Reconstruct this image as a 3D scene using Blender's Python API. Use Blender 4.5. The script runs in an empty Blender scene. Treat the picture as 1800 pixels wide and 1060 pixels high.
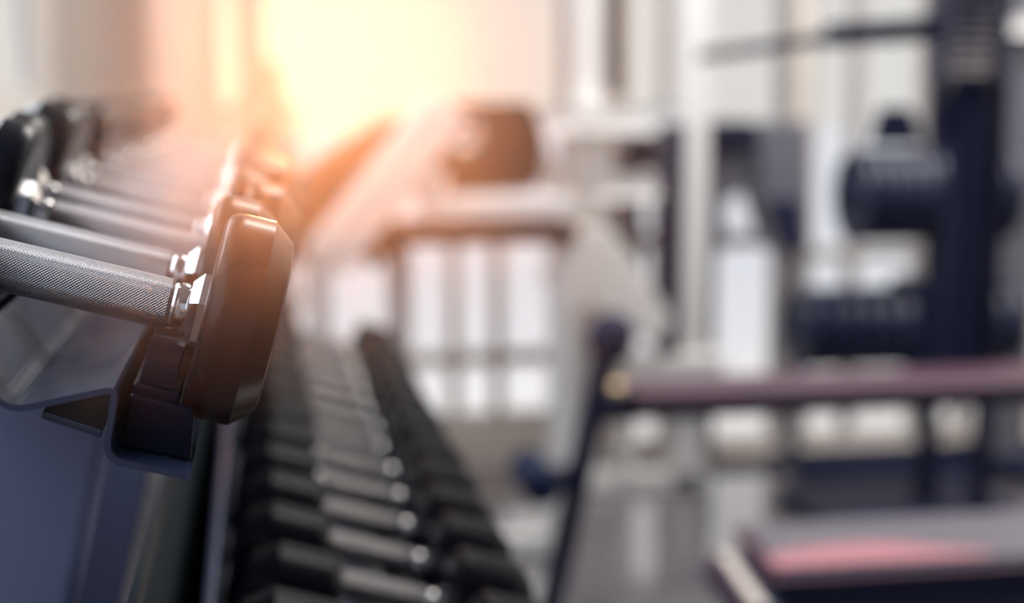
import bpy, bmesh, math, random
from mathutils import Vector, Matrix

random.seed(7)
C = bpy.context.scene.collection
rad = math.radians

# ------------------------------------------------------------------ camera
FPX = 2500.0                                   # focal length in pixels of the 1800-wide frame (50 mm)
PITCH = math.atan(356 / FPX)
YAW = math.atan(443 * math.cos(PITCH) / FPX)
CAM = Vector((0, 0, 1.25))
FWD = Vector((math.sin(YAW) * math.cos(PITCH), math.cos(YAW) * math.cos(PITCH), -math.sin(PITCH)))
RGT = Vector((math.cos(YAW), -math.sin(YAW), 0))
UPV = RGT.cross(FWD)


def at(px, py, Y):
    """point of the place that lies behind pixel (px, py) at the distance Y down the room"""
    d = FWD * FPX + RGT * (px - 900) - UPV * (py - 530)
    return CAM + d * (Y / d.y)


cam_data = bpy.data.cameras.new('camera')
cam_data.sensor_width = 36
cam_data.lens = FPX / 1800 * 36
cam_data.clip_start = 0.02
cam_data.dof.use_dof = True
cam_data.dof.focus_distance = (at(400, 560, 0.772) - CAM).dot(FWD)
cam_data.dof.aperture_fstop = 2.5
cam = bpy.data.objects.new('camera', cam_data)
C.objects.link(cam)
cam.matrix_world = Matrix.Translation(CAM) @ Matrix((RGT, UPV, -FWD)).transposed().to_4x4()
bpy.context.scene.camera = cam

# ------------------------------------------------------------------ view
S = bpy.context.scene
S.view_settings.view_transform = 'Standard'
S.view_settings.look = 'None'
S.view_settings.exposure = 0.0
S.view_settings.gamma = 1.0
S.view_settings.use_curve_mapping = False
S.cycles.use_denoising = True
S.cycles.max_bounces = 8
S.cycles.volume_bounces = 0
S.cycles.sample_clamp_indirect = 6
S.cycles.caustics_reflective = False
S.cycles.caustics_refractive = False

# ------------------------------------------------------------------ sky
SUN_DIR = (at(545, 125, 5.0) - CAM).normalized()      # low evening sun through the end windows
w = bpy.data.worlds.new('sky')
S.world = w
w.use_nodes = True
nt = w.node_tree
for n in list(nt.nodes):
    nt.nodes.remove(n)


def N(t, typ, **kw):
    n = t.nodes.new(typ)
    for k, v in kw.items():
        setattr(n, k, v)
    return n


def link(t, a, b):
    t.links.new(a, b)


out = N(nt, 'ShaderNodeOutputWorld')
bg = N(nt, 'ShaderNodeBackground')
geo = N(nt, 'ShaderNodeTexCoord')
dot = N(nt, 'ShaderNodeVectorMath', operation='DOT_PRODUCT')
dot.inputs[1].default_value = SUN_DIR
link(nt, geo.outputs['Generated'], dot.inputs[0])
ramp = N(nt, 'ShaderNodeValToRGB')
el = ramp.color_ramp.elements
el[0].position = 0.0
el[0].color = (0.09, 0.115, 0.20, 1)
el[1].position = 1.0
el[1].color = (1.15, 1.0, 0.78, 1)
for pos, col in ((0.30, (0.13, 0.16, 0.26, 1)), (0.50, (0.62, 0.66, 0.72, 1)), (0.80, (0.72, 0.735, 0.75, 1)), (0.94, (0.77, 0.765, 0.75, 1)), (0.985, (0.79, 0.765, 0.735, 1)),
                 (0.9965, (0.82, 0.76, 0.69, 1)), (0.9990, (0.92, 0.85, 0.72, 1))):
    e = el.new(pos)
    e.color = col
mr = N(nt, 'ShaderNodeMapRange')
mr.inputs['From Min'].default_value = -1
link(nt, dot.outputs['Value'], mr.inputs['Value'])
# positions of the ramp are given for the half-angle scale (1 + cos) / 2
link(nt, mr.outputs['Result'], ramp.inputs['Fac'])
link(nt, ramp.outputs['Color'], bg.inputs['Color'])
# an overcast sky is brighter overhead than at the horizon
sz = N(nt, 'ShaderNodeSeparateXYZ')
link(nt, geo.outputs['Generated'], sz.inputs[0])
zr = N(nt, 'ShaderNodeMapRange', interpolation_type='SMOOTHSTEP')
zr.inputs['From Min'].default_value = 0.12
zr.inputs['From Max'].default_value = 0.75
zr.inputs['To Min'].default_value = 1.0
zr.inputs['To Max'].default_value = 2.3
link(nt, sz.outputs['Z'], zr.inputs['Value'])
link(nt, zr.outputs['Result'], bg.inputs['Strength'])
link(nt, bg.outputs['Background'], out.inputs['Surface'])

# ------------------------------------------------------------------ sun and added lights
sd = bpy.data.lights.new('sun', 'SUN')
sd.energy = 1.2
sd.angle = rad(0.6)
sd.color = (1.0, 0.31, 0.085)
so = bpy.data.objects.new('sun', sd)
C.objects.link(so)
so.rotation_euler = (-SUN_DIR).to_track_quat('-Z', 'Y').to_euler()


def area(name, loc, sx, sy, power, col, target):
    l = bpy.data.lights.new(name, 'AREA')
    l.shape = 'RECTANGLE'
    l.size, l.size_y, l.energy, l.color = sx, sy, power, col
    o = bpy.data.objects.new(name, l)
    C.objects.link(o)
    o.location = loc
    o.rotation_euler = (Vector(target) - Vector(loc)).to_track_quat('-Z', 'Y').to_euler()
    return o


CEIL = 3.4
for lx, ly in ((3.0, 2.4), (1.0, 3.5), (3.0, 3.7)):
    area('ceiling_fill', (lx, ly, CEIL - 0.06), 1.2, 0.6, 62, (1.0, 0.97, 0.93), (lx, ly, 0))  # unseen fills, added at ceiling height to brighten the interior
area('window_daylight', (1.8, -3.6, 1.9), 4.5, 2.2, 10, (0.80, 0.88, 1.0), (1.8, 3, 1.2))
area('window_daylight', (-0.57, 1.2, 2.05), 4.6, 1.5, 65, (0.80, 0.89, 1.0), (3, 1.2, 1.2))

# ------------------------------------------------------------------ materials
MATS = {}


def mat(name, col, rough=0.5, metal=0.0, coat=0.0, spec=0.5, bump=None, mottle=0.0, mscale=4.0, sheen=0.0):
    m = bpy.data.materials.new(name)
    m.use_nodes = True
    t = m.node_tree
    b = t.nodes['Principled BSDF']
    b.inputs['Base Color'].default_value = (*col, 1)
    b.inputs['Roughness'].default_value = rough
    b.inputs['Metallic'].default_value = metal
    b.inputs['Specular IOR Level'].default_value = spec
    b.inputs['Coat Weight'].default_value = coat
    b.inputs['Coat Roughness'].default_value = 0.15
    if sheen:
        b.inputs['Sheen Weight'].default_value = sheen
    if mottle or bump:
        tc = N(t, 'ShaderNodeTexCoord')
    if mottle:
        nz = N(t, 'ShaderNodeTexNoise')
        nz.inputs['Scale'].default_value = mscale
        nz.inputs['Detail'].default_value = 4
        link(t, tc.outputs['Object'], nz.inputs['Vector'])
        r = N(t, 'ShaderNodeMapRange')
        r.inputs['To Min'].default_value = 1 - mottle
        r.inputs['To Max'].default_value = 1 + mottle
        link(t, nz.outputs['Fac'], r.inputs['Value'])
        mx = N(t, 'ShaderNodeMix', data_type='RGBA', blend_type='MULTIPLY')
        mx.inputs[0].default_value = 1
        mx.inputs[6].default_value = (*col, 1)
        link(t, r.outputs['Result'], mx.inputs[7])
        link(t, mx.outputs[2], b.inputs['Base Color'])
    if bump:
        sc, st, dist = bump
        nz = N(t, 'ShaderNodeTexNoise')
        nz.inputs['Scale'].default_value = sc
        nz.inputs['Detail'].default_value = 3
        link(t, tc.outputs['Object'], nz.inputs['Vector'])
        bp = N(t, 'ShaderNodeBump')
        bp.inputs['Strength'].default_value = st
        bp.inputs['Distance'].default_value = dist
        link(t, nz.outputs['Fac'], bp.inputs['Height'])
        link(t, bp.outputs['Normal'], b.inputs['Normal'])
    MATS[name] = m
    return m


mat('rubber', (0.0045, 0.0045, 0.0075), 0.30, spec=0.035, bump=(220, 0.10, 0.0006), mottle=0.25, mscale=25)
mat('rubber_sheen', (0.0045, 0.0045, 0.0075), 0.27, spec=0.18, bump=(220, 0.10, 0.0006), mottle=0.25, mscale=25)
mat('chrome', (0.80, 0.79, 0.79), 0.14, 1.0)
mat('rack_paint', (0.024, 0.032, 0.066), 0.27, coat=0.25, bump=(900, 0.12, 0.0003))
mat('panel_paint', (0.125, 0.142, 0.25), 0.45, bump=(700, 0.1, 0.0003))
mat('black_plastic', (0.003, 0.004, 0.012), 0.34, spec=0.12, bump=(500, 0.12, 0.0003))
mat('sheen_blue', (0.045, 0.070, 0.16), 0.35)
mat('shade_teal', (0.012, 0.024, 0.032), 0.6, spec=0.2)
mat('white_paint', (0.80, 0.785, 0.76), 0.35, coat=0.2)
mat('dark_paint', (0.009, 0.011, 0.034), 0.55, spec=0.12)
mat('grey_shroud', (0.12, 0.12, 0.145), 0.5)
mat('brown_vinyl', (0.022, 0.015, 0.015), 0.5, spec=0.2)
mat('plate_iron', (0.010, 0.015, 0.042), 0.38, spec=0.35)
mat('stack_steel', (0.030, 0.031, 0.062), 0.4)
mat('navy_pad', (0.012, 0.013, 0.042), 0.45, spec=0.3)
mat('plum_vinyl', (0.075, 0.032, 0.055), 0.45)
mat('grey_pad', (0.115, 0.105, 0.125), 0.5)
mat('pink_vinyl', (0.42, 0.165, 0.195), 0.5)
mat('foam', (0.016, 0.026, 0.062), 0.7, spec=0.12)
mat('brass', (0.55, 0.42, 0.24), 0.3, 1.0)
mat('wall_paint', (0.66, 0.60, 0.555), 0.8, mottle=0.03)
mat('pier_paint', (0.62, 0.56, 0.51), 0.8, mottle=0.03)
mat('ceiling_paint', (0.22, 0.22, 0.24), 0.9)  # unseen ceiling, darkened to dim its reflection on the heads
mat('window_metal', (0.42, 0.40, 0.385), 0.8, spec=0.1)
mat('slab_black', (0.006, 0.008, 0.022), 0.85, spec=0.05)
mat('terrace_stone', (0.80, 0.79, 0.77), 0.85, mottle=0.06)
mat('leaf', (0.10, 0.11, 0.04), 0.6, mottle=0.3, mscale=9)


def knurl_material():
    m = bpy.data.materials.new('knurled_steel')
    m.use_nodes = True
    t = m.node_tree
    b = t.nodes['Principled BSDF']
    b.inputs['Base Color'].default_value = (0.30, 0.285, 0.29, 1)
    b.inputs['Metallic'].default_value = 1
    b.inputs['Roughness'].default_value = 0.30
    tc = N(t, 'ShaderNodeTexCoord')
    sp = N(t, 'ShaderNodeSeparateXYZ')
    link(t, tc.outputs['Object'], sp.inputs[0])
    an = N(t, 'ShaderNodeMath', operation='ARCTAN2')
    link(t, sp.outputs['Z'], an.inputs[0])
    link(t, sp.outputs['Y'], an.inputs[1])
    th = N(t, 'ShaderNodeMath', operation='MULTIPLY')
    th.inputs[1].default_value = 51 / (2 * math.pi)
    link(t, an.outputs[0], th.inputs[0])
    ax = N(t, 'ShaderNodeMath', operation='MULTIPLY')
    ax.inputs[1].default_value = 1 / 0.00178
    link(t, sp.outputs['X'], ax.inputs[0])
    tri = []
    for op in ('ADD', 'SUBTRACT'):
        s = N(t, 'ShaderNodeMath', operation=op)
        link(t, ax.outputs[0], s.inputs[0])
        link(t, th.outputs[0], s.inputs[1])
        p = N(t, 'ShaderNodeMath', operation='PINGPONG')
        p.inputs[1].default_value = 0.5
        link(t, s.outputs[0], p.inputs[0])
        tri.append(p)
    mn = N(t, 'ShaderNodeMath', operation='MINIMUM')
    link(t, tri[0].outputs[0], mn.inputs[0])
    link(t, tri[1].outputs[0], mn.inputs[1])
    bp = N(t, 'ShaderNodeBump')
    bp.inputs['Strength'].default_value = 0.8
    bp.inputs['Distance'].default_value = 0.0011
    link(t, mn.outputs[0], bp.inputs['Height'])
    link(t, bp.outputs['Normal'], b.inputs['Normal'])
    MATS['knurled_steel'] = m


knurl_material()


def floor_material():
    m = bpy.data.materials.new('floor_vinyl')
    m.use_nodes = True
    t = m.node_tree
    b = t.nodes['Principled BSDF']
    tc = N(t, 'ShaderNodeTexCoord')
    br = N(t, 'ShaderNodeTexBrick')
    br.inputs['Color1'].default_value = (0.080, 0.074, 0.086, 1)
    br.inputs['Color2'].default_value = (0.105, 0.097, 0.108, 1)
    br.inputs['Mortar'].default_value = (0.07, 0.066, 0.08, 1)
    br.inputs['Scale'].default_value = 1.0
    br.inputs['Brick Width'].default_value = 1.3
    br.inputs['Row Height'].default_value = 0.16
    br.inputs['Mortar Size'].default_value = 0.003
    mp = N(t, 'ShaderNodeMapping')
    mp.inputs['Rotation'].default_value = (0, 0, rad(90))
    link(t, tc.outputs['Object'], mp.inputs[0])
    link(t, mp.outputs[0], br.inputs['Vector'])
    link(t, br.outputs['Color'], b.inputs['Base Color'])
    b.inputs['Roughness'].default_value = 0.12
    b.inputs['Specular IOR Level'].default_value = 0.7
    b.inputs['Coat Weight'].default_value = 1.0
    b.inputs['Coat Roughness'].default_value = 0.06
    MATS['floor_vinyl'] = m


floor_material()


def glass_material():
    m = bpy.data.materials.new('window_glass')
    m.use_nodes = True
    t = m.node_tree
    t.nodes.remove(t.nodes['Principled BSDF'])
    o = t.nodes['Material Output']
    tr = N(t, 'ShaderNodeBsdfTransparent')
    gl = N(t, 'ShaderNodeBsdfGlossy')
    gl.inputs['Roughness'].default_value = 0.02
    mx = N(t, 'ShaderNodeMixShader')
    mx.inputs[0].default_value = 0.05
    link(t, tr.outputs[0], mx.inputs[1])
    link(t, gl.outputs[0], mx.inputs[2])
    link(t, mx.outputs[0], o.inputs['Surface'])
    MATS['window_glass'] = m


glass_material()


# ------------------------------------------------------------------ mesh helpers
def frame_of(d, up=Vector((0, 0, 1))):
    d = d.normalized()
    if abs(d.dot(up)) > 0.98:
        up = Vector((0, 1, 0))
    x = d.cross(up).normalized()
    return x, d, x.cross(d).normalized()


class MB:
    """collects shapes for ONE mesh"""

    def __init__(self):
        self.bm = bmesh.new()

    def _bevel(self, verts, w, seg):
        if w <= 0:
            return
        es = list({e for v in verts for e in v.link_edges})
        bmesh.ops.bevel(self.bm, geom=es, offset=w, segments=seg, profile=0.5, affect='EDGES', clamp_overlap=True)

    def box(self, lo, hi, bevel=0.0, seg=2):
        r = bmesh.ops.create_cube(self.bm, size=1)['verts']
        lo, hi = Vector(lo), Vector(hi)
        c, s = (lo + hi) / 2, hi - lo
        for v in r:
            v.co = Vector((v.co.x * s.x, v.co.y * s.y, v.co.z * s.z)) + c
        self._bevel(r, bevel, seg)
        return self

    def bar(self, a, b, wx, wz, bevel=0.0, seg=2):
        """square tube from a to b; wx across, wz along the other axis (the one nearest to up or depth)"""
        a, b = Vector(a), Vector(b)
        x, d, z = frame_of(b - a)
        r = bmesh.ops.create_cube(self.bm, size=1)['verts']
        L = (b - a).length
        for v in r:
            v.co = (a + b) / 2 + x * v.co.x * wx + d * v.co.y * L + z * v.co.z * wz
        self._bevel(r, bevel, seg)
        return self

    def lathe(self, prof, origin, axis, seg=32, phase=0.0):
        """prof: (along, radius) pairs"""
        origin = Vector(origin)
        x, d, z = frame_of(Vector(axis))
        rings = []
        for s, r in prof:
            if r < 1e-6:
                rings.append([self.bm.verts.new(origin + d * s)])
            else:
                rings.append([self.bm.verts.new(origin + d * s + (x * math.cos(phase + 2 * math.pi * k / seg)
                              + z * math.sin(phase + 2 * math.pi * k / seg)) * r) for k in range(seg)])
        for A, B in zip(rings, rings[1:]):
            for k in range(seg):
                k2 = (k + 1) % seg
                if len(A) == 1 and len(B) == 1:
                    continue
                if len(A) == 1:
                    self.bm.faces.new((A[0], B[k2], B[k]))
                elif len(B) == 1:
                    self.bm.faces.new((A[k], A[k2], B[0]))
                else:
                    self.bm.faces.new((A[k], A[k2], B[k2], B[k]))
        return self

    def tube(self, a, b, r, seg=24, cap=0.0):
        a, b = Vector(a), Vector(b)
        L = (b - a).length
        c = min(cap, r * 0.9, L * 0.45)
        if c > 0:
            p = [(0, 0), (0, r - c)] + [(c - c * math.cos(t), r - c + c * math.sin(t)) for t in (0.5, 1.05, 1.5708)]
            p += [(L - q[0], q[1]) for q in reversed(p)]
        else:
            p = [(0, 0), (0, r), (L, r), (L, 0)]
        return self.lathe(p, a, b - a, seg)

    def prism(self, pts, depth, bevel=0.0, seg=2):
        """closed polygon of 3-D points swept by the vector depth"""
        depth = Vector(depth)
        A = [self.bm.verts.new(Vector(p)) for p in pts]
        B = [self.bm.verts.new(Vector(p) + depth) for p in pts]
        n = len(pts)
        self.bm.faces.new(A)
        self.bm.faces.new(list(reversed(B)))
        for k in range(n):
            self.bm.faces.new((A[k], B[k], B[(k + 1) % n], A[(k + 1) % n]))
        bmesh.ops.recalc_face_normals(self.bm, faces=list({f for v in A + B for f in v.link_faces}))
        self._bevel(A + B, bevel, seg)
        return self

    def build(self, name, material, parent=None, smooth=38, loc=None):
        bmesh.ops.recalc_face_normals(self.bm, faces=self.bm.faces[:])
        me = bpy.data.meshes.new(name)
        self.bm.to_mesh(me)
        self.bm.free()
        me.materials.append(MATS[material])
        for p in me.polygons:
            p.use_smooth = True
        me.set_sharp_from_angle(angle=rad(smooth))
        o = bpy.data.objects.new(name, me)
        wn = o.modifiers.new('flat_faces', 'WEIGHTED_NORMAL')
        wn.keep_sharp = True
        C.objects.link(o)
        if parent is not None:
            o.parent = parent
        if loc is not None:
            o.location = loc
        return o


def tag(o, label, cat, group=None, kind=None):
    o['label'] = label
    o['category'] = cat
    if group:
        o['group'] = group
    if kind:
        o['kind'] = kind
    return o


def thing(name, label, cat, loc=(0, 0, 0), group=None):
    o = bpy.data.objects.new(name, None)
    o.empty_display_size = 0.1
    C.objects.link(o)
    o.location = loc
    return tag(o, label, cat, group)


def rebase(root, base):
    """move an Empty to the base of its thing and keep its parts where they are"""
    base = Vector(base)
    root.location = base
    for ch in root.children:
        ch.location = ch.location - base


def struct(name, mb, m, label=None):
    o = mb.build(name, m)
    o['kind'] = 'structure'
    if label:
        o['label'] = label
    o['category'] = name.split('_')[0]
    return o


# ------------------------------------------------------------------ the room
XL, XR, YB, YF = -0.62, 4.0, 4.70, -4.0
struct('floor', MB().box((XL - 0.2, YF - 0.2, -0.1), (XR + 0.2, YB + 0.2, 0)), 'floor_vinyl',
       'glossy greyish plank floor of the gym')
struct('ceiling', MB().box((XL - 0.2, YF - 0.2, CEIL), (XR + 0.2, YB + 0.2, CEIL + 0.1)), 'ceiling_paint',
       'dark grey gym ceiling')
# left wall with a long window that ends before the corner
WY0, WY1, WZ0, WZ1 = -1.6, 4.25, 1.235, 2.95
mb = MB()
mb.box((XL - 0.04, YF, 0), (XL, YB + 0.2, WZ0))
mb.box((XL - 0.04, YF, WZ1), (XL, YB + 0.2, CEIL))
mb.box((XL - 0.04, WY1, WZ0), (XL, YB + 0.2, WZ1))
mb.box((XL - 0.04, YF, WZ0), (XL, WY0, WZ1))
struct('wall_left', mb, 'wall_paint', 'beige side wall behind the dumbbell rack')
struct('wall_right', MB().box((XR, YF, 0), (XR + 0.2, YB + 0.2, CEIL)), 'wall_paint', 'beige side wall')
mb = MB()
mb.box((XL, YF - 0.2, 0), (XR, YF, 0.8)).box((XL, YF - 0.2, 3.0), (XR, YF, CEIL))
mb.box((XL, YF - 0.2, 0.8), (-0.4, YF, 3.0)).box((4.0, YF - 0.2, 0.8), (XR, YF, 3.0))
struct('wall_front', mb, 'wall_paint', 'beige wall behind the photographer')


def window(n, x0, x1, z0, z1, verticals=(), horizontals=(), fw=0.03, label='', vtop=None):
    """glazed opening in the far wall; verticals and horizontals are glazing bars"""
    y0, y1 = YB + 0.04, YB + 0.11
    f = MB()
    f.box((x0, y0, z0), (x0 + fw, y1, z1)).box((x1 - fw, y0, z0), (x1, y1, z1))
    f.box((x0 + fw, y0, z0), (x1 - fw, y1, z0 + fw)).box((x0 + fw, y0, z1 - fw), (x1 - fw, y1, z1))
    for x in verticals:
        f.box((x - 0.018, y0 + 0.004, z0 + fw), (x + 0.018, y1 - 0.004, (vtop or z1) - (0 if vtop else fw)))
    for z in horizontals:
        f.box((x0 + fw, y0 + 0.001, z - 0.022), (x1 - fw, y1 - 0.001, z + 0.022))
    o = struct('window_%d' % n, f, 'window_metal', label)
    g = MB().box((x0 + 0.01, y0 + 0.03, z0 + 0.01), (x1 - 0.01, y0 + 0.036, z1 - 0.01)).build('pane', 'window_glass', o)
    return o


def bx(px, Y=YB):
    return at(px, 174, Y).x


def bz(py, Y=YB):
    return at(457, py, Y).z


TOP = 2.15
# far wall: piers between the tall windows
mb = MB()
mb.box((XL, YB, TOP), (XR, YB + 0.2, CEIL))
mb.box((XL, YB, 0), (bx(368), YB + 0.2, TOP))
mb.box((bx(368), YB, 0), (bx(436), YB + 0.2, bz(205)))
mb.box((bx(436), YB, 0), (bx(450), YB + 0.2, TOP))
mb.box((bx(1008), YB, 0), (bx(1092), YB + 0.2, TOP))
mb.box((bx(1395), YB, 0), (bx(1428), YB + 0.2, TOP))
mb.box((bx(1655), YB, 0), (bx(1672), YB + 0.2, TOP))
mb.box((bx(1672), YB, bz(425)), (XR, YB + 0.2, TOP))
mb.box((bx(1890), YB, 0), (XR, YB + 0.2, bz(425)))
mb.box((bx(450), YB, 0), (bx(1008), YB + 0.2, bz(765)))
mb.box((bx(1008), YB, 0), (XR, YB + 0.2, 0.02))
struct('wall_back', mb, 'pier_paint', 'beige piers between the bright far windows')
struct('trim_1', MB().box((bx(272), YB - 0.14, 0), (bx(345), YB, CEIL), 0.01), 'pier_paint', 'warm lit pilaster on the far wall')
window(1, bx(368), bx(436), bz(205), TOP, label='narrow bright window strip beside the pilaster')
window(2, bx(450), bx(1008), bz(765), TOP, (bx(800), bx(880),), (bz(648), bz(425)), label='wide bright window at the end of the rack', vtop=bz(425))
window(3, bx(1092), bx(1395), 0.02, TOP, (bx(1185),), (bz(440),), label='bright window behind the white cable machine')
window(4, bx(1428), bx(1655), 0.02, TOP, (bx(1520),), (bz(470),), label='bright window behind the plate rack')
window(6, bx(1672), bx(1890), 0.02, bz(425), (bx(1730), bx(1800)), (bz(640),), label='low bright window at the far end beside the lat tower')
# window in the left wall
f = MB()
for y in (WY0, WY1 - 0.06, 0.2, 2.0):
    f.box((XL - 0.034, y, WZ0 + 0.05), (XL - 0.009, y + 0.06, WZ1 - 0.05))
f.box((XL - 0.035, WY0, WZ0), (XL - 0.008, WY1, WZ0 + 0.05)).box((XL - 0.035, WY0, WZ1 - 0.05), (XL - 0.008, WY1, WZ1))
wl = struct('window_5', f, 'white_paint', 'pale side window above the rack')
MB().box((XL - 0.024, WY0 + 0.01, WZ0 + 0.01), (XL - 0.019, WY1 - 0.01, WZ1 - 0.01)).build('pane', 'window_glass', wl)
# outside
struct('ground', MB().box((-30, YB + 0.2, -0.2), (40, 60, -0.02)), 'terrace_stone', 'pale paved ground outside the windows')
struct('baseboard_back', MB().box((bx(1890), YB - 0.02, 0), (XR, YB, 0.1)).box((XL, YB - 0.02, 0), (bx(272), YB, 0.1)), 'white_paint')

# shrub outside
sh = thing('shrub', 'olive green shrub outside the far window, right beside the narrow window strip', 'shrub', (at(462, 174, 6.6).x, 6.6, 0))
MB().tube((0, 0, -0.02), (0, 0, 0.5), 0.025, 12).build('stem', 'brown_vinyl', sh)
m = MB()
for k in range(1500):
    zz = random.uniform(0.25, 1.42)
    rr = 0.17 * math.sqrt(random.random()) * min(1.0, (1.48 - zz) / 0.45 + 0.15)
    an = random.uniform(0, 2 * math.pi)
    c = Vector((rr * math.cos(an), rr * math.sin(an), zz))
    d = Vector((random.uniform(-1, 1), random.uniform(-1, 1), random.uniform(-0.2, 1))).normalized()
    x, d, z = frame_of(d)
    vs_ = [m.bm.verts.new(c + p) for p in (x * -0.014, d * 0.03, x * 0.014, d * -0.03)]
    m.bm.faces.new(vs_)
m.build('foliage', 'leaf', sh)

# ------------------------------------------------------------------ dumbbells
TILT_T, TILT_L = rad(15.0), rad(17.0)


def ordinal(n):
    return ['first', 'second', 'third', 'fourth', 'fifth', 'sixth', 'seventh', 'eighth', 'ninth', 'tenth', 'eleventh',
            'twelfth', 'thirteenth', 'fourteenth', 'fifteenth', 'sixteenth'][n]


def head_mesh(side, L, T, R, cax, crad, sides=44):
    """rubber head: rounded inner edge, wide outer chamfer, recessed cap on the outer face"""
    p = [(0, 0.0), (0, R * 0.80), (0.0008, R - 0.0062), (0.0026, R - 0.0026), (0.0062, R - 0.0006), (0.011, R), (T - cax, R),
         (T - cax * 0.10, R - crad * 0.88), (T, R - crad - 0.003), (T, R * 0.50), (T - 0.003, R * 0.47), (T - 0.003, 0)]
    m = MB()
    m.lathe(p, (side * L / 2, 0, 0), (side, 0, 0), sides, math.pi / sides)
    es = [e for e in m.bm.edges if len(e.link_faces) == 2 and e.calc_face_angle(0) > rad(20)
          and abs(e.verts[0].co.x - e.verts[1].co.x) > 0.002 and min((v.co.yz.length for v in e.verts)) > R * 0.6]
    bmesh.ops.bevel(m.bm, geom=es, offset=0.004, segments=2, profile=0.5, affect='EDGES')
    return m


def make_dumbbell(L, T, R, cax, crad, rg):
    kind_low = L < 0.14                        # same rubber on both tiers; the top heads get extra sheen for bright rims
    root = thing('dumbbell', 'x', 'dumbbell')
    g = L / 2 - 0.0185
    n = 7
    p = [(-g, 0), (-g, rg - 0.0012), (-g + 0.0012, rg), (g - 0.0012, rg), (g, rg - 0.0012), (g, 0)]
    MB().lathe(p, (0, 0, 0), (1, 0, 0), 72).build('handle', 'knurled_steel', root)
    for s in (-1, 1):
        head_mesh(s, L, T, R, cax, crad).build('head', 'rubber' if kind_low else 'rubber_sheen', root, 28)
        q = [(0, 0), (0, rg - 0.0022), (0.0022, rg - 0.0012), (0.0030, rg - 0.0030), (0.0036, rg - 0.0012), (0.0062, rg - 0.0008), (0.0084, rg - 0.0010), (0.0090, rg - 0.003), (0.0096, rg - 0.003), (0.0096, 0)]
        MB().lathe(q, (s * g, 0, 0), (s, 0, 0), 40).build('collar', 'chrome', root)
        rn = 0.0222
        q = [(0, 0), (0, rn * 0.72), (0.0052, rn), (0.0089, rn), (0.0089, 0)]
        MB().lathe(q, (s * (g + 0.0096), 0, 0), (s, 0, 0), 6, rad(18)).build('nut', 'chrome', root, 15)
        p2 = [(0, 0), (0, R * 0.40), (0.002, R * 0.42), (0.003, R * 0.38), (0.003, 0)]
        MB().lathe(p2, (s * (L / 2 + T - 0.004), 0, 0), (s, 0, 0), 40).build('end_cap', 'chrome', root)
    return root


def copy_thing(root):
    r = root.copy()
    C.objects.link(r)
    for ch in list(root.children):
        c = ch.copy()
        C.objects.link(c)
        c.parent = r
    return r


P1 = at(358, 548, 0.80)                        # inner face centre of the nearest right head
UT, VT = Vector((math.cos(TILT_T), 0, -math.sin(TILT_T))), Vector((math.sin(TILT_T), 0, math.cos(TILT_T)))
UL, VL = Vector((math.cos(TILT_L), 0, -math.sin(TILT_L))), Vector((math.sin(TILT_L), 0, math.cos(TILT_L)))
LT = 0.150
top_c = P1 - UT * (LT / 2)
top_c.y = 0
low_c = Vector((0.101, 0, 0.788))
SPACE = 0.15

protos = {}


YT_ = [0.80, 0.925, 1.07, 1.20] + [1.35 + SPACE * k for k in range(12)]


def place(kind, c, V, y, shift, label, group, tilt, roll):
    if kind not in protos:
        protos[kind] = make_dumbbell(*kind)
        o = protos[kind]
    else:
        o = copy_thing(protos[kind])
    U = Vector((V.z, 0, -V.x))
    o.location = c + U * shift + Vector((0, y, 0))
    o.rotation_euler = (0, tilt, 0)
    tag(o, label, 'dumbbell', group)
    return o


LIGHT = (LT, 0.040, 0.0585, 0.013, 0.0105, 0.0142)
MID = (LT, 0.043, 0.0640, 0.018, 0.018, 0.0145)
BIG = (LT, 0.062, 0.0730, 0.026, 0.022, 0.0150)
LOW = (0.125, 0.078, 0.0590, 0.022, 0.016, 0.0132)
TOPN, LOWN = 16, 15
SPACE_L = 0.12
for k in range(TOPN):
    kind = LIGHT if k < 2 else MID if k < 4 else BIG
    sh = (0, -0.0085, 0.009, -0.005, 0.004, -0.006, 0.003, 0.002, -0.004, 0.001, 0, 0.002, -0.003, 0, 0.002, -0.002)[k]
    if k == 0:
        lab = 'thin black dumbbell with a sharply focused knurled steel handle, nearest on the top tier'
    else:
        lab = '%s black rubber dumbbell, %s from the near end of the top rack tier' % (
            'thin' if k < 2 else 'medium' if k < 4 else 'thick', ordinal(k))
    place(kind, top_c, VT, YT_[k], sh, lab, 'dumbbells on the top tier', TILT_T, 0)
for k in range(LOWN):
    sh = random.uniform(-0.004, 0.004)
    lab = 'heavy black dumbbell with steel handle, %s visible from the front of the lower rack tier' % ordinal(k)
    place(LOW, low_c, VL, 1.056 + SPACE_L * k, sh, lab, 'dumbbells on the lower tier', TILT_L, 0)

# ------------------------------------------------------------------ the rack
rack = thing('dumbbell_rack', 'dark blue steel two-tier dumbbell rack with slanted trays along the side wall', 'rack')
Y0, Y1 = 0.735, 3.10


def thick(pts, t):
    """open polyline of (u, v) -> closed outline of thickness t (to the left of its direction)"""
    off = []
    n = len(pts)
    for i in range(n):
        a = Vector(pts[max(i - 1, 0)])
        b = Vector(pts[i])
        c = Vector(pts[min(i + 1, n - 1)])
        d1 = (b - a).normalized() if i > 0 else (c - b).normalized()
        d2 = (c - b).normalized() if i < n - 1 else d1
        n1, n2 = Vector((-d1.y, d1.x)), Vector((-d2.y, d2.x))
        m = n1 + n2
        m = m / max(m.dot(n1), 0.3)
        off.append(b + m * t)
    return [Vector(p) for p in pts] + list(reversed(off))


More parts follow.
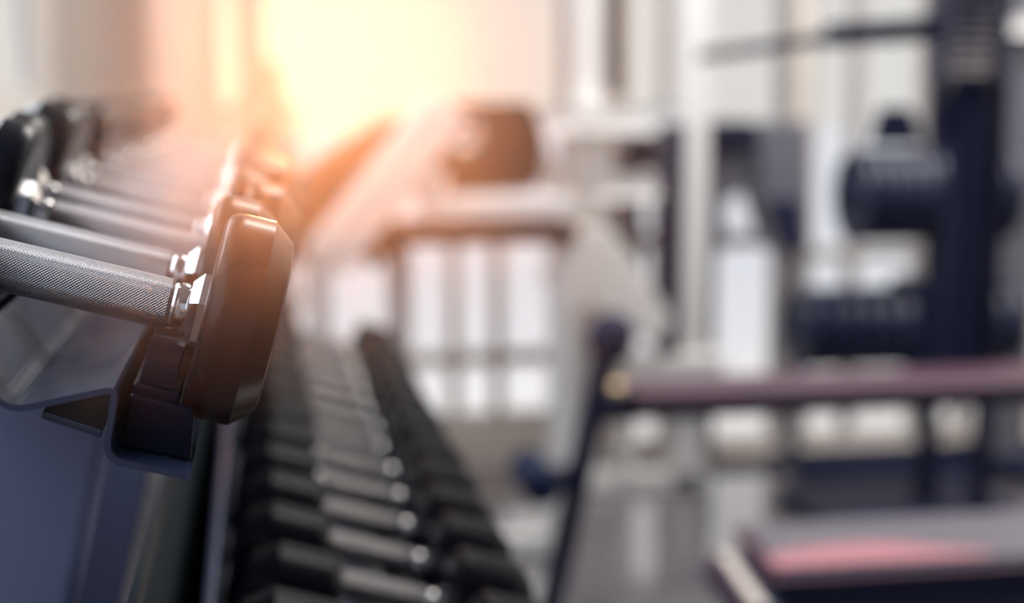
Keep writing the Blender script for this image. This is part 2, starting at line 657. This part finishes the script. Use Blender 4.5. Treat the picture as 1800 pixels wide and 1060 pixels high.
def rounded(pts, r, n=4):
    res = [Vector(pts[0])]
    for i in range(1, len(pts) - 1):
        a, b, c = Vector(pts[i - 1]), Vector(pts[i]), Vector(pts[i + 1])
        rr = min(r, (a - b).length * 0.45, (c - b).length * 0.45)
        p, q = b + (a - b).normalized() * rr, b + (c - b).normalized() * rr
        for k in range(n + 1):
            t = k / n
            res.append(p * (1 - t) ** 2 + b * 2 * t * (1 - t) + q * t ** 2)
    res.append(Vector(pts[-1]))
    return res


def tier(c, U, V, L, y0, y1, ys):
    """one tray: a folded sheet, two saddle strips, and a pair of saddles under every dumbbell"""
    h = L / 2

    def P(u, v, y):                            # u from the centre of the dumbbells, v from their axis
        q = c + U * u + V * v
        return (q.x, y, q.z)
    right = [(h + 0.0136, -0.0745), (h - 0.0290, -0.0745), (h - 0.0318, -0.0363), (h - 0.0815, -0.0600)]
    left = [(-h + 0.0318, -0.0363), (-h + 0.0290, -0.0745), (-h - 0.0136, -0.0745)]
    outl = thick(rounded(right + left, 0.0085, 5), 0.0034)
    MB().prism([P(u, v, y0) for u, v in outl], (0, y1 - y0, 0), 0.0007, 1).build('tray', 'rack_paint', rack, 50)
    for s in (1, -1):
        q = [(s * (h - 0.0015), -0.0730), (s * (h - 0.0262), -0.0730), (s * (h - 0.0270), -0.0400), (s * (h - 0.0010), -0.0400)]
        MB().prism([P(u, v, y0 + 0.030) for u, v in q], (0, y1 - y0 - 0.045, 0), 0.0022, 3).build('saddle_strip', 'black_plastic', rack)
    q = [(h + 0.0120, -0.0738), (h - 0.0262, -0.0738), (h - 0.0268, -0.0450), (h + 0.0080, -0.0462)]
    MB().prism([P(u, v, y0 + 0.0225) for u, v in q], (0, 0.0070, 0), 0.0022, 3).build('strip_end', 'black_plastic', rack)
    # saddles: stepped front lip, then a hollow under the nut
    sec = [(-0.034, -0.040), (-0.0335, -0.0300), (-0.0300, -0.0285), (-0.0275, -0.0215), (-0.0225, -0.0175)]
    hollow = [(0.0235 * math.sin(rad(a)), -0.0235 * math.cos(rad(a))) for a in (-48, -32, -16, 0, 16, 32, 48)]
    sec = sec + hollow + [(-a, b) for a, b in reversed(sec)]
    first = None
    for y in ys:
        for s in (1, -1):
            if first is None:
                m = MB()
                m.prism([(-0.0095, a, b) for a, b in sec], (0.0190, 0, 0), 0.0009, 2)
                o = m.build('saddle', 'black_plastic', rack)
                first = o
            else:
                o = first.copy()
                C.objects.link(o)
                o.parent = rack
            o.location = P(s * (h - 0.0145), 0, y)
            o.rotation_euler = (0, math.atan2(V.x, V.z), 0)


tier(top_c, UT, VT, LT, Y0, Y1, YT_)
tier(low_c, UL, VL, 0.125, Y0, Y1 - 0.15, [1.056 + SPACE_L * k for k in range(LOWN)])

# uprights: broad slanted plates square to the trays, on long feet
e0, e1 = at(197, 735, 0.99), at(132, 1060, 0.99)
dv = (e1 - e0) / (e1.z - e0.z)
eb = e0 + dv * (0.045 - e0.z)
for y in (0.99, 2.75):
    W = 0.17
    pts = [(e0.x, y, e0.z), (eb.x, y, eb.z), (eb.x - W, y, eb.z), (e0.x - W, y, e0.z + W * 0.27)]
    MB().prism(pts, (0, 0.06, 0), 0.011, 3).build('upright', 'panel_paint', rack)
    # arm that carries the lower tray, and the foot
    MB().bar((e0.x - 0.15, y + 0.03, 0.715), (low_c.x + 0.06, y + 0.03, 0.660), 0.045, 0.05, 0.006).build('arm', 'rack_paint', rack)
    MB().bar((low_c.x - 0.02, y + 0.03, 0.67), (low_c.x - 0.02, y + 0.03, 0.722), 0.05, 0.05, 0.004).build('arm_pad', 'rack_paint', rack)
    MB().box((-0.50, y - 0.01, 0.0), (0.34, y + 0.07, 0.05), 0.008).build('foot', 'rack_paint', rack)
MB().bar(at(96, 694, 0.80), at(196, 727, 0.80), 0.10, 0.0045, 0.001).build('tray_brace', 'rack_paint', rack)
MB().box((-0.092, 0.86, 0.10), (-0.082, 3.06, 0.93), 0.003).build('shade_sheet', 'shade_teal', rack)  # dark sheet put in for the shade behind the lower tier
MB().box((-0.056, 0.80, 0.12), (-0.046, 2.85, 0.85), 0.003).build('chamfer_sheet', 'sheen_blue', rack)  # added sheet; its blue stands for window light on the head chamfers
MB().box((-0.46, 1.0, 0.20), (-0.42, 2.80, 0.28), 0.006).build('cross_rail', 'rack_paint', rack)
rebase(rack, (-0.1, 1.9, 0))


# ------------------------------------------------------------------ background machines
def pbar(m, x0, y0, x1, y1, Y, wpx, depth, bevel=0.008, Y2=None):
    """square tube seen from pixel to pixel, wpx wide in the picture, real depth in metres"""
    Y2 = Y2 or Y
    a, b = at(x0, y0, Y), at(x1, y1, Y2)
    wid = wpx * (Y + Y2) / 2 / FPX
    d = (b - a).normalized()
    x = d.cross(Vector((0, 1, 0))).normalized()
    z = x.cross(d)
    r = bmesh.ops.create_cube(m.bm, size=1)['verts']
    L = (b - a).length
    for v in r:
        v.co = (a + b) / 2 + x * v.co.x * wid + d * v.co.y * L + z * v.co.z * depth
    m._bevel(r, bevel, 2)
    return m


def ppoly(m, pts, Y, depth, bevel=0.01):
    m.prism([at(x, y, Y) for x, y in pts], (0, depth, 0), bevel)
    return m


# --- leg press at the end of the rack (warm, against the big window)
YP = 3.75
lp = thing('leg_press', 'leg press with slanted white beam and dark padded carriage beyond the dumbbell rack', 'machine')
m = MB()
pbar(m, 785, 185, 575, 455, YP - 0.05, 82, 0.16, 0.012)
m.build('slanted_beam', 'white_paint', lp)
m = MB()
ppoly(m, [(795, 180), (940, 178), (965, 250), (950, 335), (745, 345), (765, 245)], YP + 0.12, 0.35, 0.03)
m.build('carriage_pad', 'brown_vinyl', lp)
m = MB()
ppoly(m, [(700, 205), (765, 215), (640, 390), (600, 450), (520, 470), (515, 330), (590, 268)], YP + 0.12, 0.3, 0.02)
m.build('seat_shroud', 'brown_vinyl', lp)
MB().prism([at(x, y, YP - 0.1) for x, y in ((732, 300), (788, 300), (788, 343), (726, 343))], (0, 0.15, 0), 0.01).build('stop_block', 'white_paint', lp)
m = MB()
pbar(m, 742, 367, 1000, 364, YP - 0.05, 40, 0.1)
m.build('frame_rail', 'white_paint', lp)
m = MB()
pbar(m, 690, 408, 1000, 404, YP + 0.05, 32, 0.25)
m.build('foot_plate', 'brown_vinyl', lp)
m = MB()
pbar(m, 640, 455, 700, 400, YP + 0.1, 40, 0.1)
m.build('shade_bar', 'brown_vinyl', lp)  # dark bar standing in for the slanted beam's shaded side
for px, yy in ((560, YP), (700, YP + 0.15), (985, YP)):
    a = at(px, 420, yy)
    MB().box((a.x - 0.03, yy - 0.03, 0), (a.x + 0.03, yy + 0.03, a.z), 0.006).build('leg', 'white_paint', lp)
a, b = at(545, 420, YP), at(1000, 420, YP)
MB().box((a.x, YP - 0.03, 0), (b.x, YP + 0.03, 0.06), 0.006).build('base_rail', 'white_paint', lp)
MB().lathe([(0, 0), (0, 0.045), (0.01, 0.05), (0.03, 0.05), (0.04, 0.03), (0.04, 0)], at(812, 232, YP + 0.1), (0, -1, 0), 32).build('end_knob', 'chrome', lp)
rebase(lp, ((a.x + b.x) / 2, YP, 0))

# --- white cable machine
YC = 4.38
cm = thing('cable_machine', 'white framed cable machine with black weight stack in the middle of the gym', 'machine')


def vpost(m, x0, x1, Y, depth, z0=0.0, z1=2.3, bevel=0.01):
    a, b = at(x0, 174, Y).x, at(x1, 174, Y).x
    m.box((a, Y - depth / 2, z0), (b, Y + depth / 2, z1), bevel)
    return m


vpost(MB(), 1184, 1240, YC, 0.10).build('post', 'white_paint', cm)
vpost(MB(), 1004, 1062, YC + 0.1, 0.10).build('post', 'white_paint', cm)
m = MB()
pbar(m, 925, 212, 1190, 208, YC + 0.02, 42, 0.08)
m.build('cross_beam', 'white_paint', cm)
m = MB()
pbar(m, 1040, 331, 1152, 328, YC - 0.06, 40, 0.08)
m.build('pulley_arm', 'white_paint', cm)
m = MB()
pbar(m, 945, 270, 1005, 395, YC + 0.06, 34, 0.06)
m.build('brace', 'white_paint', cm)
m = MB()
ppoly(m, [(1000, 400), (1075, 400), (1110, 450), (1182, 560), (1170, 600), (1100, 590), (1040, 540), (985, 560), (955, 480)], YC - 0.12, 0.07, 0.012)
m.build('seat_support', 'white_paint', cm)
m = MB()
pbar(m, 1088, 650, 1262, 646, YC - 0.02, 56, 0.14)
m.build('lower_beam', 'white_paint', cm)
vpost(MB(), 1092, 1120, YC - 0.02, 0.08, 0, 0.45).build('post', 'white_paint', cm)
a, b = at(1152, 215, YC + 0.03), at(1186, 612, YC + 0.03)
for k in range(16):
    z0 = b.z + (a.z - b.z) * k / 16
    z1 = b.z + (a.z - b.z) * (k + 1) / 16 - 0.006
    MB().box((a.x, YC - 0.06, z0), (b.x, YC + 0.06, z1), 0.004, 1).build('weight_plate', 'plate_iron', cm)
m = MB()
pbar(m, 1122, 235, 1124, 480, YC + 0.05, 14, 0.03)
m.build('guide_rod', 'dark_paint', cm)
m = MB()
pbar(m, 1079, 165, 1077, -120, YC + 0.06, 26, 0.05)
m.build('cable_housing', 'brown_vinyl', cm)
m = MB()
pbar(m, 1128, 236, 1129, 302, YC + 0.10, 38, 0.04)
m.build('pulley_block', 'dark_paint', cm)
m = MB()
pbar(m, 1098, 500, 1096, 240, YC + 0.2, 26, 0.05)
m.build('cable_cover', 'grey_shroud', cm)
a, b = at(960, 200, YC), at(1250, 200, YC)
MB().box((a.x, YC - 0.05, 0), (b.x, YC + 0.05, 0.05), 0.006).build('base_rail', 'white_paint', cm)
rebase(cm, ((a.x + b.x) / 2, YC, 0))

# --- grey machine in front of the right-hand windows
YG = 4.40
gm = thing('multi_gym', 'grey shrouded multi gym standing between the white machine and the plate rack', 'machine')
ppoly(MB(), [(1242, 214), (1330, 212), (1330, 262), (1242, 264)], YG, 0.25, 0.015).build('top_shroud', 'dark_paint', gm)
ppoly(MB(), [(1242, 264), (1330, 262), (1325, 300), (1300, 345), (1276, 350), (1276, 440), (1242, 440)], YG + 0.05, 0.2, 0.015).build('side_shroud', 'grey_shroud', gm)
ppoly(MB(), [(1330, 214), (1425, 212), (1425, 445), (1372, 447), (1340, 345)], YG + 0.02, 0.22, 0.015).build('front_shroud', 'grey_shroud', gm)
ppoly(MB(), [(1355, 350), (1410, 350), (1415, 440), (1375, 440)], YG - 0.05, 0.06, 0.01).build('seat_pad', 'navy_pad', gm)
for x0, x1 in ((1246, 1262), (1402, 1420)):
    vpost(MB(), x0, x1, YG + 0.12, 0.06, 0, bz(440, YG)).build('post', 'grey_shroud', gm)
a, b = at(1246, 200, YG + 0.12), at(1420, 200, YG + 0.12)
MB().box((a.x, YG + 0.10, 0), (b.x, YG + 0.14, 0.02), 0.004).build('base', 'dark_paint', gm)
rebase(gm, ((a.x + b.x) / 2, YG + 0.12, 0))

# --- plate rack with weight plates
YR = 3.85
pr = thing('plate_rack', 'tall dark plate storage rack with loaded pegs behind the long padded bench', 'rack')
vpost(MB(), 1646, 1664, YR + 0.05, 0.10, 0, 1.26).build('post', 'dark_paint', pr)
vpost(MB(), 1592, 1648, YR + 0.05, 0.16, at(1620, 650, YR).z, at(1620, 492, YR).z, 0.02).build('lower_post', 'dark_paint', pr)
ca, cb = at(1560, 345, YR + 0.05), at(1500, 575, YR + 0.05)
xp = at(1670, 300, YR + 0.05).x
MB().tube((at(1485, 345, YR).x, YR + 0.05, ca.z), (at(1745, 345, YR).x, YR + 0.05, ca.z), 0.025).build('peg', 'dark_paint', pr)
MB().tube((at(1398, 575, YR).x, YR + 0.05, cb.z), (at(1745, 575, YR).x, YR + 0.05, cb.z), 0.025).build('peg', 'dark_paint', pr)
MB().box((at(1440, 400, YR).x, YR - 0.18, 0), (at(1790, 400, YR).x, YR + 0.28, 0.05), 0.01).build('base', 'dark_paint', pr)
ppoly(MB(), [(1555, 188), (1605, 188), (1628, 255), (1535, 255)], YR + 0.03, 0.05, 0.01).build('top_plate', 'dark_paint', pr)
rebase(pr, (xp, YR + 0.05, 0))


def weight_plate(R, th):
    root = thing('weight_plate', 'x', 'weight plate')
    h = 0.026
    p = [(-th / 2, h), (-th / 2, R * 0.35), (-th * 0.25, R * 0.40), (-th * 0.25, R * 0.82), (-th / 2, R * 0.86), (-th / 2, R - 0.006),
         (-th / 2 + 0.006, R), (th / 2 - 0.006, R), (th / 2, R - 0.006), (th / 2, R * 0.86), (th * 0.25, R * 0.82), (th * 0.25, R * 0.40),
         (th / 2, R * 0.35), (th / 2, h), (-th / 2, h)]
    MB().lathe(p, (0, 0, 0), (1, 0, 0), 56).build('disc', 'plate_iron', root)
    q = [(-th / 2 - 0.002, h - 0.0005), (-th / 2 - 0.002, h + 0.006), (th / 2 + 0.002, h + 0.006), (th / 2 + 0.002, h - 0.0005), (-th / 2 - 0.002, h - 0.0005)]
    MB().lathe(q, (0, 0, 0), (1, 0, 0), 32).build('hub_ring', 'stack_steel', root)
    return root


wp = {}


def put_plate(R, th, px, z, label, group):
    key = (R, th)
    if key not in wp:
        wp[key] = weight_plate(R, th)
        o = wp[key]
    else:
        o = copy_thing(wp[key])
    o.location = (at(px, 345, YR + 0.05).x, YR + 0.05, z)
    tag(o, label, 'weight plate', group)


for k in range(6):
    put_plate(0.135, 0.034, 1504 + 25.0 * k, ca.z, 'dark weight plate, %s from the left on the upper peg of the plate rack' % ordinal(k), 'plates on the upper peg')
for k in range(3):
    put_plate(0.135, 0.034, 1706 + 25.0 * k, ca.z, 'dark weight plate, %s to the right of the post on the upper peg' % ordinal(k), 'plates on the upper peg')
for k in range(6):
    put_plate(0.120, 0.044, 1415 + 33.0 * k, cb.z, 'dark weight plate, %s from the left on the lower peg of the plate rack' % ordinal(k), 'plates on the lower peg')
for k in range(3):
    put_plate(0.120, 0.044, 1708 + 33.0 * k, cb.z, 'dark weight plate, %s to the right of the post on the lower peg' % ordinal(k), 'plates on the lower peg')

# --- tall tower with a weight stack, and the long pull-up bar
YT = 3.45
tw = thing('lat_tower', 'tall dark lat pulldown tower with ribbed weight stack at the side of the plate rack', 'machine')
a, b = at(1655, -80, YT), at(1745, 140, YT)
for k in range(12):
    z0 = b.z + (a.z - b.z) * k / 12
    z1 = b.z + (a.z - b.z) * (k + 1) / 12 - 0.008
    MB().box((a.x, YT - 0.08, z0), (b.x, YT + 0.08, z1), 0.005, 1).build('weight_plate', 'stack_steel', tw)
vpost(MB(), 1676, 1728, YT, 0.08, at(1700, 655, YT).z, b.z).build('carriage_post', 'dark_paint', tw)
vpost(MB(), 1640, 1655, YT + 0.03, 0.08, bz(250, YT), 2.4).build('upright', 'dark_paint', tw)
vpost(MB(), 1746, 1762, YT + 0.03, 0.08, 0.05, 2.4).build('upright', 'dark_paint', tw)
MB().box((at(1640, 200, YT).x, YT - 0.06, 2.33), (at(1762, 200, YT).x, YT + 0.09, 2.42), 0.008).build('top_beam', 'dark_paint', tw)
MB().box((at(1650, 200, YT).x, YT - 0.1, 0), (at(1765, 200, YT).x, YT + 0.1, 0.05), 0.008).build('base', 'dark_paint', tw)
m = MB()
pbar(m, 1652, 50, 1455, 62, YT + 0.06, 42, 0.05)
m.build('side_arm', 'dark_paint', tw)
m = MB()
pbar(m, 1500, 62, 1232, 98, YT + 0.10, 20, 0.03, 0.004, 4.1)
m.build('pull_bar', 'dark_paint', tw)
rebase(tw, ((a.x + b.x) / 2, YT, 0))

# --- pale machine post at the edge of the frame
sm = thing('smith_machine', 'pale machine frame with white post beyond the dark lat tower', 'machine')
vpost(MB(), 1768, 1830, 4.4, 0.08, 0, 2.4).build('post', 'grey_shroud', sm)
m = MB()
pbar(m, 1762, 45, 1850, 40, 4.35, 34, 0.06)
m.build('cross_beam', 'white_paint', sm)
MB().box((at(1760, 100, 4.4).x, 4.2, 0), (at(1850, 100, 4.4).x, 4.6, 0.05), 0.008).build('base', 'dark_paint', sm)
rebase(sm, (at(1800, 100, 4.4).x, 4.4, 0))

# --- long padded bench with the leaning post and round foam end
YN = 3.0
bn = thing('long_bench', 'long low bench with plum vinyl top and leaning dark post at its end', 'bench')
z_top = at(1120, 692, YN).z
xa, xb = at(1088, 700, YN).x, at(2050, 700, YN).x
MB().box((xa + 0.04, YN, z_top - 0.034), (xb, YN + 0.19, z_top), 0.014, 3).build('pad', 'plum_vinyl', bn)
MB().box((xa, YN + 0.015, z_top - 0.066), (xb, YN + 0.17, z_top - 0.035), 0.012).build('frame_rail', 'navy_pad', bn)
MB().lathe([(0, 0), (0, 0.026), (0.01, 0.03), (0.05, 0.03), (0.05, 0)], (xa + 0.035, YN + 0.10, z_top - 0.02), (-1, 0, 0), 28).build('end_bolt', 'brass', bn)
pa = at(1072, 585, YN - 0.05)
pb_ = at(982, 1000, YN - 0.05)
dd = (pb_ - pa) / (pb_.z - pa.z)
pf = pa + dd * (0.03 - pa.z)
m = MB()
m.bar(pf, pa, 0.050, 0.050, 0.012)
m.build('leaning_post', 'navy_pad', bn)
kc = at(1076, 588, YN - 0.05)
MB().lathe([(-0.058, 0), (-0.058, 0.028), (-0.048, 0.042), (-0.02, 0.052), (0.0, 0.053), (0.024, 0.046), (0.040, 0.032), (0.048, 0.015), (0.050, 0)],
           kc, pa - pf, 28).build('foam_end', 'foam', bn)
m = MB()
pbar(m, 1040, 715, 1100, 712, YN + 0.03, 46, 0.06)
m.build('bracket', 'navy_pad', bn)
m = MB()
q = at(955, 845, YN - 0.02)
m.bar(at(1018, 835, YN - 0.03), q, 0.05, 0.05, 0.01)
m.build('foot_arm', 'navy_pad', bn)
MB().lathe([(-0.10, 0), (-0.10, 0.03), (-0.09, 0.042), (0.09, 0.042), (0.10, 0.03), (0.10, 0)], at(940, 838, YN - 0.02), (0, 1, 0), 24).build('foot_roller', 'foam', bn)
MB().box((pf.x - 0.18, YN - 0.10, 0), (pf.x + 0.18, YN + 0.0, 0.03), 0.006).build('post_foot', 'navy_pad', bn)
for x in (xb - 0.10,):
    MB().box((x - 0.03, YN + 0.11, 0.03), (x + 0.03, YN + 0.17, z_top - 0.066), 0.006).build('leg', 'navy_pad', bn)
    MB().box((x - 0.04, YN - 0.08, 0), (x + 0.04, YN + 0.36, 0.035), 0.006).build('leg_foot', 'navy_pad', bn)
rebase(bn, ((xa + xb) / 2, YN + 0.15, 0))

# --- near bench with grey top and pink stripe
pk = thing('workout_bench', 'padded bench with grey top and pink stripe nearest on the floor', 'bench')
z_t = at(1365, 1004, 2.30).z
A, B = at(1368, 1003, 2.30), at(2000, 1003, 2.30)
Lb = at(1306, 930, 2.55)
bxr = B.x + 0.05


def slab(pts, z0, z1, bevel, seg=3):
    return MB().prism([(x, y, z0) for x, y in pts], (0, 0, z1 - z0), bevel, seg)


outline = [(A.x, 2.30), (bxr, 2.30), (bxr, 2.58), (Lb.x, 2.58)]
slab(outline, z_t - 0.055, z_t, 0.014).build('pad', 'navy_pad', pk)
inl = [(A.x + 0.010, 2.310), (bxr - 0.010, 2.310), (bxr - 0.010, 2.570), (Lb.x + 0.012, 2.570)]
slab(inl, z_t - 0.004, z_t + 0.0012, 0.0008, 1).build('top_panel', 'grey_pad', pk)
edge = [(A.x - 0.012, 2.288), (bxr + 0.012, 2.288), (bxr + 0.012, 2.592), (Lb.x - 0.012, 2.592)]
slab(edge, z_t - 0.020, z_t - 0.011, 0.003).build('piping', 'plum_vinyl', pk)
under = [(A.x - 0.006, 2.294), (bxr, 2.294), (bxr, 2.586), (Lb.x - 0.006, 2.586)]
slab(under, z_t - 0.115, z_t - 0.056, 0.014).build('pad_base', 'navy_pad', pk)
s0, s1 = at(1366, 1000, 2.315).x, at(1745, 985, 2.315).x
st = []
for k in range(0, 13):
    t = k / 12
    x = s0 + (s1 - s0) * t
    st.append((x, 2.318 + 0.098 * max(0.0, math.sin(math.pi * min(1, (t * 0.82 + 0.10)))) ** 0.45 * (1 if t < 0.6 else 1 - (t - 0.6) / 0.4 * 0.75)))
poly = [(s0, 2.313)] + [(s1, 2.313)] + [p for p in reversed(st)]
slab(poly, z_t - 0.003, z_t + 0.0030, 0.0).build('stripe', 'pink_vinyl', pk)
MB().box((A.x + 0.08, 2.38, 0.05), (A.x + 0.14, 2.48, z_t - 0.115), 0.008).build('leg', 'navy_pad', pk)
MB().box((bxr - 0.2, 2.38, 0.05), (bxr - 0.14, 2.48, z_t - 0.115), 0.008).build('leg', 'navy_pad', pk)
MB().box((A.x + 0.02, 2.22, 0), (A.x + 0.20, 2.64, 0.05), 0.01).build('foot', 'navy_pad', pk)
MB().box((bxr - 0.26, 2.22, 0), (bxr - 0.08, 2.64, 0.05), 0.01).build('foot', 'navy_pad', pk)
r0, r1 = at(1272, 1000, 2.52), at(1352, 1120, 2.14)
MB().tube(r0, r1, 0.042, 32, 0.028).build('roller', 'foam', pk)
ax_ = (r1 - r0).normalized()
of_ = Vector((-0.012, -0.02, 0.041))
MB().bar(r0 + ax_ * 0.03 + of_, r1 - ax_ * 0.03 + of_, 0.022, 0.010, 0.004).build('roller_highlight', 'pier_paint', pk)['label'] = 'pale bar standing for the highlight along the dark roller'  # added bar that paints the pale highlight on the roller
MB().tube((r0 + r1) / 2 + Vector((0.0, 0.02, 0)), ((r0 + r1) / 2).lerp(Vector((A.x + 0.1, 2.43, z_t - 0.09)), 1.0), 0.014).build('roller_arm', 'chrome', pk)
rebase(pk, ((A.x + bxr) / 2, 2.43, 0))

# --- flat black slab on the floor under the racks
x0, x1 = at(1392, 880, 4.4).x, XR - 0.05
tag(MB().box((x0, 4.22, 0.0), (x1, 4.66, 0.02), 0.004).build('floor_slab', 'slab_black'),
    'flat black slab on the floor under the plate rack side', 'mat')

# ------------------------------------------------------------------ haze box added to carry the orange glow
hz = MB().box((-0.040, 0.26, 1.190), (0.10, 0.70, 1.50)).build('haze', 'rubber')  # added volume, sized so the sun's glow falls around the near heads
hm = bpy.data.materials.new('glow_haze')
hm.use_nodes = True
t = hm.node_tree
t.nodes.remove(t.nodes['Principled BSDF'])
vs = N(t, 'ShaderNodeVolumeScatter')
vs.inputs['Color'].default_value = (1, 1, 1, 1)
vs.inputs['Density'].default_value = 0.28
vs.inputs['Anisotropy'].default_value = 0.88
link(t, vs.outputs[0], t.nodes['Material Output'].inputs['Volume'])
hz.data.materials[0] = hm
tag(hz, 'added haze box close to the camera, shaped to carry the warm glow', 'haze', kind='stuff')
